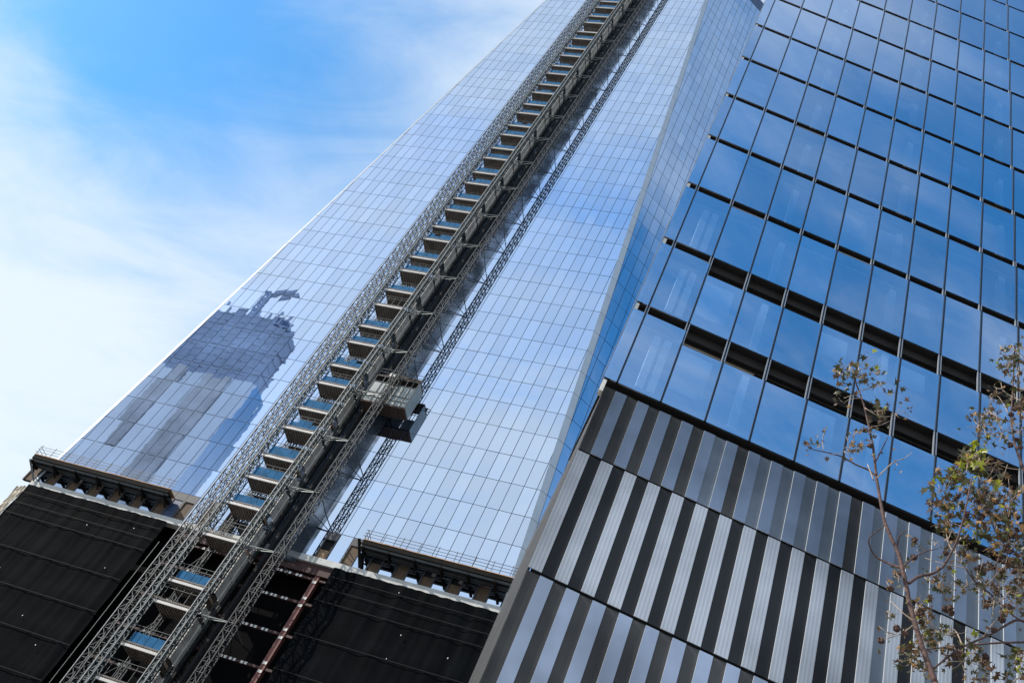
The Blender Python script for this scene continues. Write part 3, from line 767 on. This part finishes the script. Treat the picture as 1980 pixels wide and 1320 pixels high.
def branch(mb, pts, Y, r0, r1, wob=0.12, seed=0, start=None, n=7):
    P = []
    for i_, (x, y) in enumerate(pts):
        px, py = T(x, y)
        P.append(ray(px, py, Y + wob * math.sin(seed * 2.1 + i_ * 0.9)))
    if start: P[0] = Vector(start)
    out = []; rad = []; tot = (len(P) - 1) * 4
    for i_ in range(len(P) - 1):
        a0 = P[max(i_ - 1, 0)]; a1 = P[i_]; a2 = P[i_ + 1]; a3 = P[min(i_ + 2, len(P) - 1)]
        for s_ in range(4):
            t_ = s_ / 4
            out.append(0.5 * ((2 * a1) + (a2 - a0) * t_ + (2 * a0 - 5 * a1 + 4 * a2 - a3) * t_ ** 2 + (3 * a1 - a0 - 3 * a2 + a3) * t_ ** 3)
                       + Vector((rnd.uniform(-1, 1), rnd.uniform(-1, 1), rnd.uniform(-1, 1))) * r0 * 0.12)
    out.append(P[-1])
    rad = [r0 + (r1 - r0) * i_ / (len(out) - 1) for i_ in range(len(out))]
    mb.tube(out, rad, n)
    return out


STAR = [(0, 1.0), (0.13, 0.45), (0.62, 0.62), (0.34, 0.18), (0.72, -0.14), (0.16, -0.16), (0, -0.35), (-0.16, -0.16), (-0.72, -0.14), (-0.34, 0.18), (-0.62, 0.62), (-0.13, 0.45)]


def leaf(mb, p, size, mi):
    d = Vector((rnd.gauss(0, 1), rnd.gauss(0, 1), rnd.gauss(-0.3, 1))).normalized()
    a = d.cross(Vector((rnd.gauss(0, 1), rnd.gauss(0, 1), rnd.gauss(0, 1)))).normalized(); n_ = d.cross(a)
    fold = rnd.uniform(0.15, 0.9); curl = rnd.uniform(-0.5, 0.5); sq = rnd.uniform(0.45, 1.0)
    pt = lambda x, y: p + (a * x * sq + d * (y + 0.35) + n_ * (fold * abs(x) + curl * y * y)) * size
    c_ = pt(0, 0.1); L = [pt(x * rnd.uniform(.85, 1.1), y * rnd.uniform(.85, 1.1)) for x, y in STAR]
    i0 = len(mb.v); mb.v += [tuple(c_)] + [tuple(q_) for q_ in L]
    for j in range(12):
        mb.f.append((i0, i0 + 1 + j, i0 + 1 + (j + 1) % 12)); mb.m.append(mi); mb.val.append(0)


seed_me = None


def seed_ball(parent, p, r):
    global seed_me
    if seed_me is None:
        bm_ = bmesh.new(); bmesh.ops.create_icosphere(bm_, subdivisions=3, radius=1.0)
        for v in bm_.verts:
            v.co *= (1.25 if rnd.random() < 0.35 else 0.85)
        seed_me = bpy.data.meshes.new('seed_ball'); bm_.to_mesh(seed_me); bm_.free(); seed_me.materials.append(MATS['seed'])
    o = bpy.data.objects.new('seed_ball', seed_me); sc.collection.objects.link(o); o.parent = parent
    at = Vector(parent['_at']); o.location = Vector(p) + Vector((0, 0, G)) - at; o.scale = (r, r, r)
    o.rotation_euler = (rnd.random() * 6, rnd.random() * 6, 0)


def clump(lv, tw, pts, Y, n, spread, size, mix, depth=0.35, dense=1.3):
    """leaves on little twigs round the points of a branch; mix = weights of the leaf colours"""
    for _ in range(int(n * dense)):
        x, y = rnd.choice(pts); p0 = ray(*T(x, y), Y + rnd.uniform(-depth, depth) * .4)
        px, py = T(x + rnd.gauss(0, spread), y + rnd.gauss(0, spread))
        p = ray(px, py, Y + rnd.uniform(-depth, depth))
        if rnd.random() < 0.9: tw.tube([p0, p0.lerp(p, .5) + Vector((0, 0, -0.02)), p], [0.006, 0.004, 0.003], 4)
        for _k in range(rnd.choice((1, 1, 2, 3))):
            leaf(lv, p + Vector((rnd.gauss(0, .05), rnd.gauss(0, .05), rnd.gauss(0, .05))), size * rnd.uniform(0.8, 1.8), rnd.choices(range(5), mix)[0])


LM = ['leaf_green', 'leaf_lime', 'leaf_brown', 'leaf_grey', 'leaf_tan']
# --- slender sapling
Y1 = 9.0
pb = ray(*T(600, 1320), Y1)
base = Vector((pb.x + 0.55, Y1, -G))
tr1 = thing('sweetgum_tree', base, 'slender nearly bare sweetgum sapling with a thin reddish trunk in front of the striped screen', 'tree', 'sweetgum trees in the foreground')
tk = MB(); tw = MB(); lv = MB()
tk.tube([base, base.lerp(pb, 0.3) + Vector((0.05, 0, 0)), base.lerp(pb, 0.7) + Vector((0.03, 0, 0)), pb], [0.065, 0.052, 0.041, 0.031], 10)
TR = [(600, 1320), (570, 1240), (545, 1170), (520, 1090), (500, 1010), (490, 955), (475, 890), (455, 820), (430, 770), (405, 700), (390, 620), (378, 550), (372, 490), (365, 430), (352, 370), (335, 290), (315, 230), (298, 180), (290, 140)]
branch(tk, TR, Y1, 0.031, 0.008, 0.0, start=pb, n=9)
BR = [([(378, 548), (350, 522), (300, 500), (245, 470), (190, 455), (130, 440), (108, 412)], .013, .004), ([(374, 490), (400, 440), (412, 415), (422, 395)], .010, .004),
      ([(380, 550), (415, 515), (445, 490), (480, 478), (512, 455)], .009, .003), ([(475, 890), (420, 870), (375, 845), (352, 805), (355, 770), (405, 733)], .014, .005),
      ([(455, 812), (465, 770), (490, 748)], .010, .004), ([(482, 882), (515, 850), (560, 828), (612, 815)], .011, .004),
      ([(500, 945), (540, 920), (590, 908), (630, 880), (670, 810), (695, 740), (722, 620), (738, 545)], .018, .007), ([(312, 225), (350, 215), (385, 205), (420, 190)], .007, .003),
      ([(335, 288), (380, 315), (430, 320), (480, 300)], .007, .003), ([(352, 360), (400, 350), (450, 325)], .006, .003), ([(362, 425), (320, 432), (280, 430), (255, 440)], .008, .003),
      ([(345, 500), (368, 560)], .006, .008), ([(180, 445), (175, 410), (185, 370)], .004, .002), ([(560, 828), (535, 800), (520, 782)], .006, .003),
      ([(520, 1090), (470, 1050), (430, 1010)], .008, .003), ([(520, 1100), (470, 1135), (395, 1160)], .007, .003), ([(372, 380), (330, 375), (270, 400)], .006, .002), ([(325, 250), (280, 255), (255, 270)], .006, .002)]
for i_, (p_, r0, r1) in enumerate(BR): branch(tk if r0 > .009 else tw, p_, Y1, r0, r1, 0.10, i_)
for pts_, n_, sp_, sz, mix in (([(290, 150), (270, 145), (300, 170), (310, 130)], 26, 22, 0.075, (5, .5, 3, 3, .5)), ([(240, 155), (250, 140)], 12, 14, .07, (5, .5, 3, 3, .3)),
                           ([(395, 205), (420, 185), (385, 160)], 14, 14, .07, (5, .5, 2, 3, 0)), ([(330, 180), (340, 200), (270, 245), (250, 265)], 12, 16, .055, (2, 0, 4, 3, 1)),
                           ([(400, 300), (450, 310), (480, 300), (380, 300)], 22, 16, .06, (3, 1, 4, 3, 1)), ([(280, 430), (320, 430), (260, 450), (290, 400)], 24, 18, .05, (2, 0, 3, 4, 3)),
                           ([(115, 420), (175, 420), (125, 430)], 7, 10, .055, (1, 0, 4, 3, 0)), ([(185, 370)], 4, 10, .05, (2, 0, 3, 3, 0)), ([(320, 370), (340, 375)], 6, 12, .05, (3, 0, 3, 3, 0)), ([(450, 490), (410, 440)], 5, 12, .04, (2, 0, 3, 3, 1)),
                           ([(520, 785), (460, 915), (455, 905), (430, 955), (425, 1000), (420, 1050)], 16, 14, .05, (2, .2, 3, 4, 2)), ([(395, 1160), (440, 1135), (480, 1120)], 9, 14, .05, (1, 0, 4, 3, 0)),
                           ([(600, 805), (610, 790), (520, 860)], 9, 14, .055, (4, 0, 3, 3, 0))):
    clump(lv, tw, pts_, Y1, n_, sp_, sz * .82, mix, 0.22, 0.8)
tk.build('trunk', 'bark', tr1, smooth=True); tw.build('twigs', 'twig', tr1, smooth=True); lv.build('foliage', LM, tr1)
for q_ in ((355, 430), (458, 912), (520, 850), (430, 965), (455, 1115), (485, 1135), (395, 1160), (522, 783), (335, 372)):
    seed_ball(tr1, ray(*T(*q_), Y1 - .04), 0.032)

# --- fuller tree at the right edge
Y2 = 9.4
base = Vector((3.9, Y2, -G))
tr2 = thing('sweetgum_tree', base, 'leafier sweetgum tree with many seed balls at the right edge of the picture', 'tree', 'sweetgum trees in the foreground')
tk = MB(); tw = MB(); lv = MB()
top = ray(*T(1010, 250), Y2); mid = ray(*T(1020, 900), Y2); low = ray(*T(1040, 1250), Y2)
tk.tube([base, base.lerp(low, .5), low, mid, ray(*T(1000, 520), Y2), top], [.10, .085, .07, .045, .03, .015], 10)
BR = [([(1030, 1000), (960, 1090), (900, 1085), (800, 1140), (700, 1185), (630, 1235), (590, 1265), (540, 1275)], .016, .008), ([(1030, 1150), (932, 1166), (850, 1168), (760, 1175), (640, 1186), (530, 1196)], .014, .006),
      ([(1015, 700), (932, 520), (900, 430), (885, 330), (890, 220), (895, 100), (900, 60)], .018, .008), ([(900, 430), (860, 400), (800, 390), (770, 360), (755, 330)], .008, .003), ([(935, 520), (880, 515), (830, 500)], .008, .003),
      ([(1020, 880), (960, 860), (900, 830), (860, 800), (820, 740), (790, 640), (770, 560)], .014, .006), ([(1020, 1100), (930, 1090), (860, 1040), (800, 980), (740, 930), (690, 850), (675, 810)], .010, .005),
      ([(1010, 800), (940, 880), (880, 880), (850, 860)], .012, .006), ([(860, 800), (830, 870), (815, 960)], .010, .004), ([(770, 560), (745, 500), (740, 470)], .007, .003), ([(790, 640), (840, 580), (870, 500)], .006, .003),
      ([(690, 850), (650, 800), (640, 720), (655, 620)], .008, .003), ([(700, 1180), (670, 1120), (600, 1120), (560, 1020), (530, 1010)], .008, .003), ([(760, 1175), (830, 1080), (900, 1040)], .006, .003), ([(640, 1240), (720, 1240), (800, 1270)], .006, .003), ([(885, 330), (840, 250), (810, 235)], .006, .003),
      ([(950, 1000), (900, 960), (830, 1020), (740, 1010)], .007, .003), ([(720, 890), (620, 870), (560, 850)], .006, .003)]
for i_, (p_, r0, r1) in enumerate(BR): branch(tk if r0 > .0095 else tw, p_, Y2, r0, r1, 0.16, i_ + 30)
CL = [([(740, 480), (760, 470), (720, 495), (775, 500)], 34, 20, .085, (4, 5, 2, 2, 1)), ([(620, 600), (640, 590), (660, 560), (700, 540)], 30, 24, .08, (4, 3, 4, 3, 1)), ([(740, 770), (735, 740)], 6, 12, .085, (2, 6, 1, 1, 0)),
      ([(650, 660), (640, 700), (655, 640), (690, 640), (660, 750)], 40, 26, .068, (3, 1, 5, 4, 1.5)), ([(760, 600), (790, 560), (820, 620), (780, 660)], 44, 34, .065, (2, 1, 5, 3, 2.5)),
      ([(850, 680), (830, 740), (880, 640), (870, 740), (800, 720)], 60, 34, .065, (2, .7, 5, 3, 3)), ([(900, 800), (870, 850), (920, 900), (860, 800)], 48, 32, .065, (2, .7, 6, 3, 2)),
      ([(800, 300), (830, 330), (780, 350), (850, 380), (760, 350)], 44, 28, .06, (3, .5, 4, 4, 2)), ([(890, 90), (900, 70), (880, 120), (925, 60), (910, 150)], 34, 20, .07, (5, .4, 4, 2, .3)), ([(830, 230), (850, 215), (810, 235)], 10, 14, .045, (1, 0, 3, 3, 2)),
      ([(900, 250), (920, 300), (930, 220), (915, 380)], 24, 22, .06, (3, .5, 5, 3, 1)), ([(620, 940), (590, 930), (560, 925), (650, 960)], 16, 22, .055, (2, .3, 3, 4, 2)), ([(720, 950), (780, 960), (820, 1000), (760, 920)], 30, 30, .055, (2, .5, 4, 4, 1.5)),
      ([(560, 1130), (590, 1140), (600, 1120), (575, 1160)], 22, 18, .055, (4, 1, 3, 3, 2)), ([(520, 1220), (505, 1240), (530, 1190), (550, 1260)], 30, 20, .055, (3, .6, 4, 4, 2)), ([(540, 1030), (545, 1070), (530, 1050)], 16, 16, .055, (1, .2, 6, 2, 1)),
      ([(660, 1130), (680, 1200), (720, 1210), (640, 1220), (700, 1240)], 30, 24, .055, (3, .5, 4, 3, 1)), ([(770, 1240), (790, 1280), (750, 1300)], 14, 18, .055, (2, .5, 4, 3, 1)), ([(870, 1280), (900, 1240), (925, 1220), (910, 1300)], 26, 22, .06, (5, 1, 4, 2, 1)),
      ([(850, 1040), (880, 1010), (910, 980), (840, 960)], 30, 30, .058, (3, .7, 5, 3, 1)), ([(690, 800), (700, 850), (745, 850)], 14, 18, .05, (2, 1, 4, 3, 1))]
for pts_, n_, sp_, sz, mix in CL: clump(lv, tw, pts_, Y2, n_, sp_, sz * .9, mix, 0.4, 1.2)
tk.build('trunk', 'bark', tr2, smooth=True); tw.build('twigs', 'twig', tr2, smooth=True); lv.build('foliage', LM, tr2)
SB = [(878, 425), (905, 410), (915, 440), (895, 290), (900, 275), (885, 310), (660, 1055), (655, 1035), (820, 1120), (800, 1015), (770, 885), (775, 900), (815, 885), (865, 820), (880, 830), (905, 750), (895, 765), (860, 765), (845, 730), (800, 680), (780, 690),
      (760, 640), (790, 600), (680, 1220), (690, 1215), (640, 1040), (870, 700), (910, 700), (835, 855), (850, 905), (760, 520), (700, 655), (680, 620), (880, 870), (720, 690), (790, 1220), (780, 1250), (545, 1050), (535, 1065), (550, 1090), (600, 930), (875, 1035), (830, 640), (925, 720), (895, 905), (850, 1080), (640, 830), (700, 830)]
for q_ in SB: seed_ball(tr2, ray(*T(q_[0] + rnd.uniform(-4, 4), q_[1] + rnd.uniform(-4, 4)), Y2 + rnd.uniform(-.3, .2)), rnd.uniform(0.026, 0.036))

for o in bpy.data.objects:
    if '_at' in o: del o['_at']
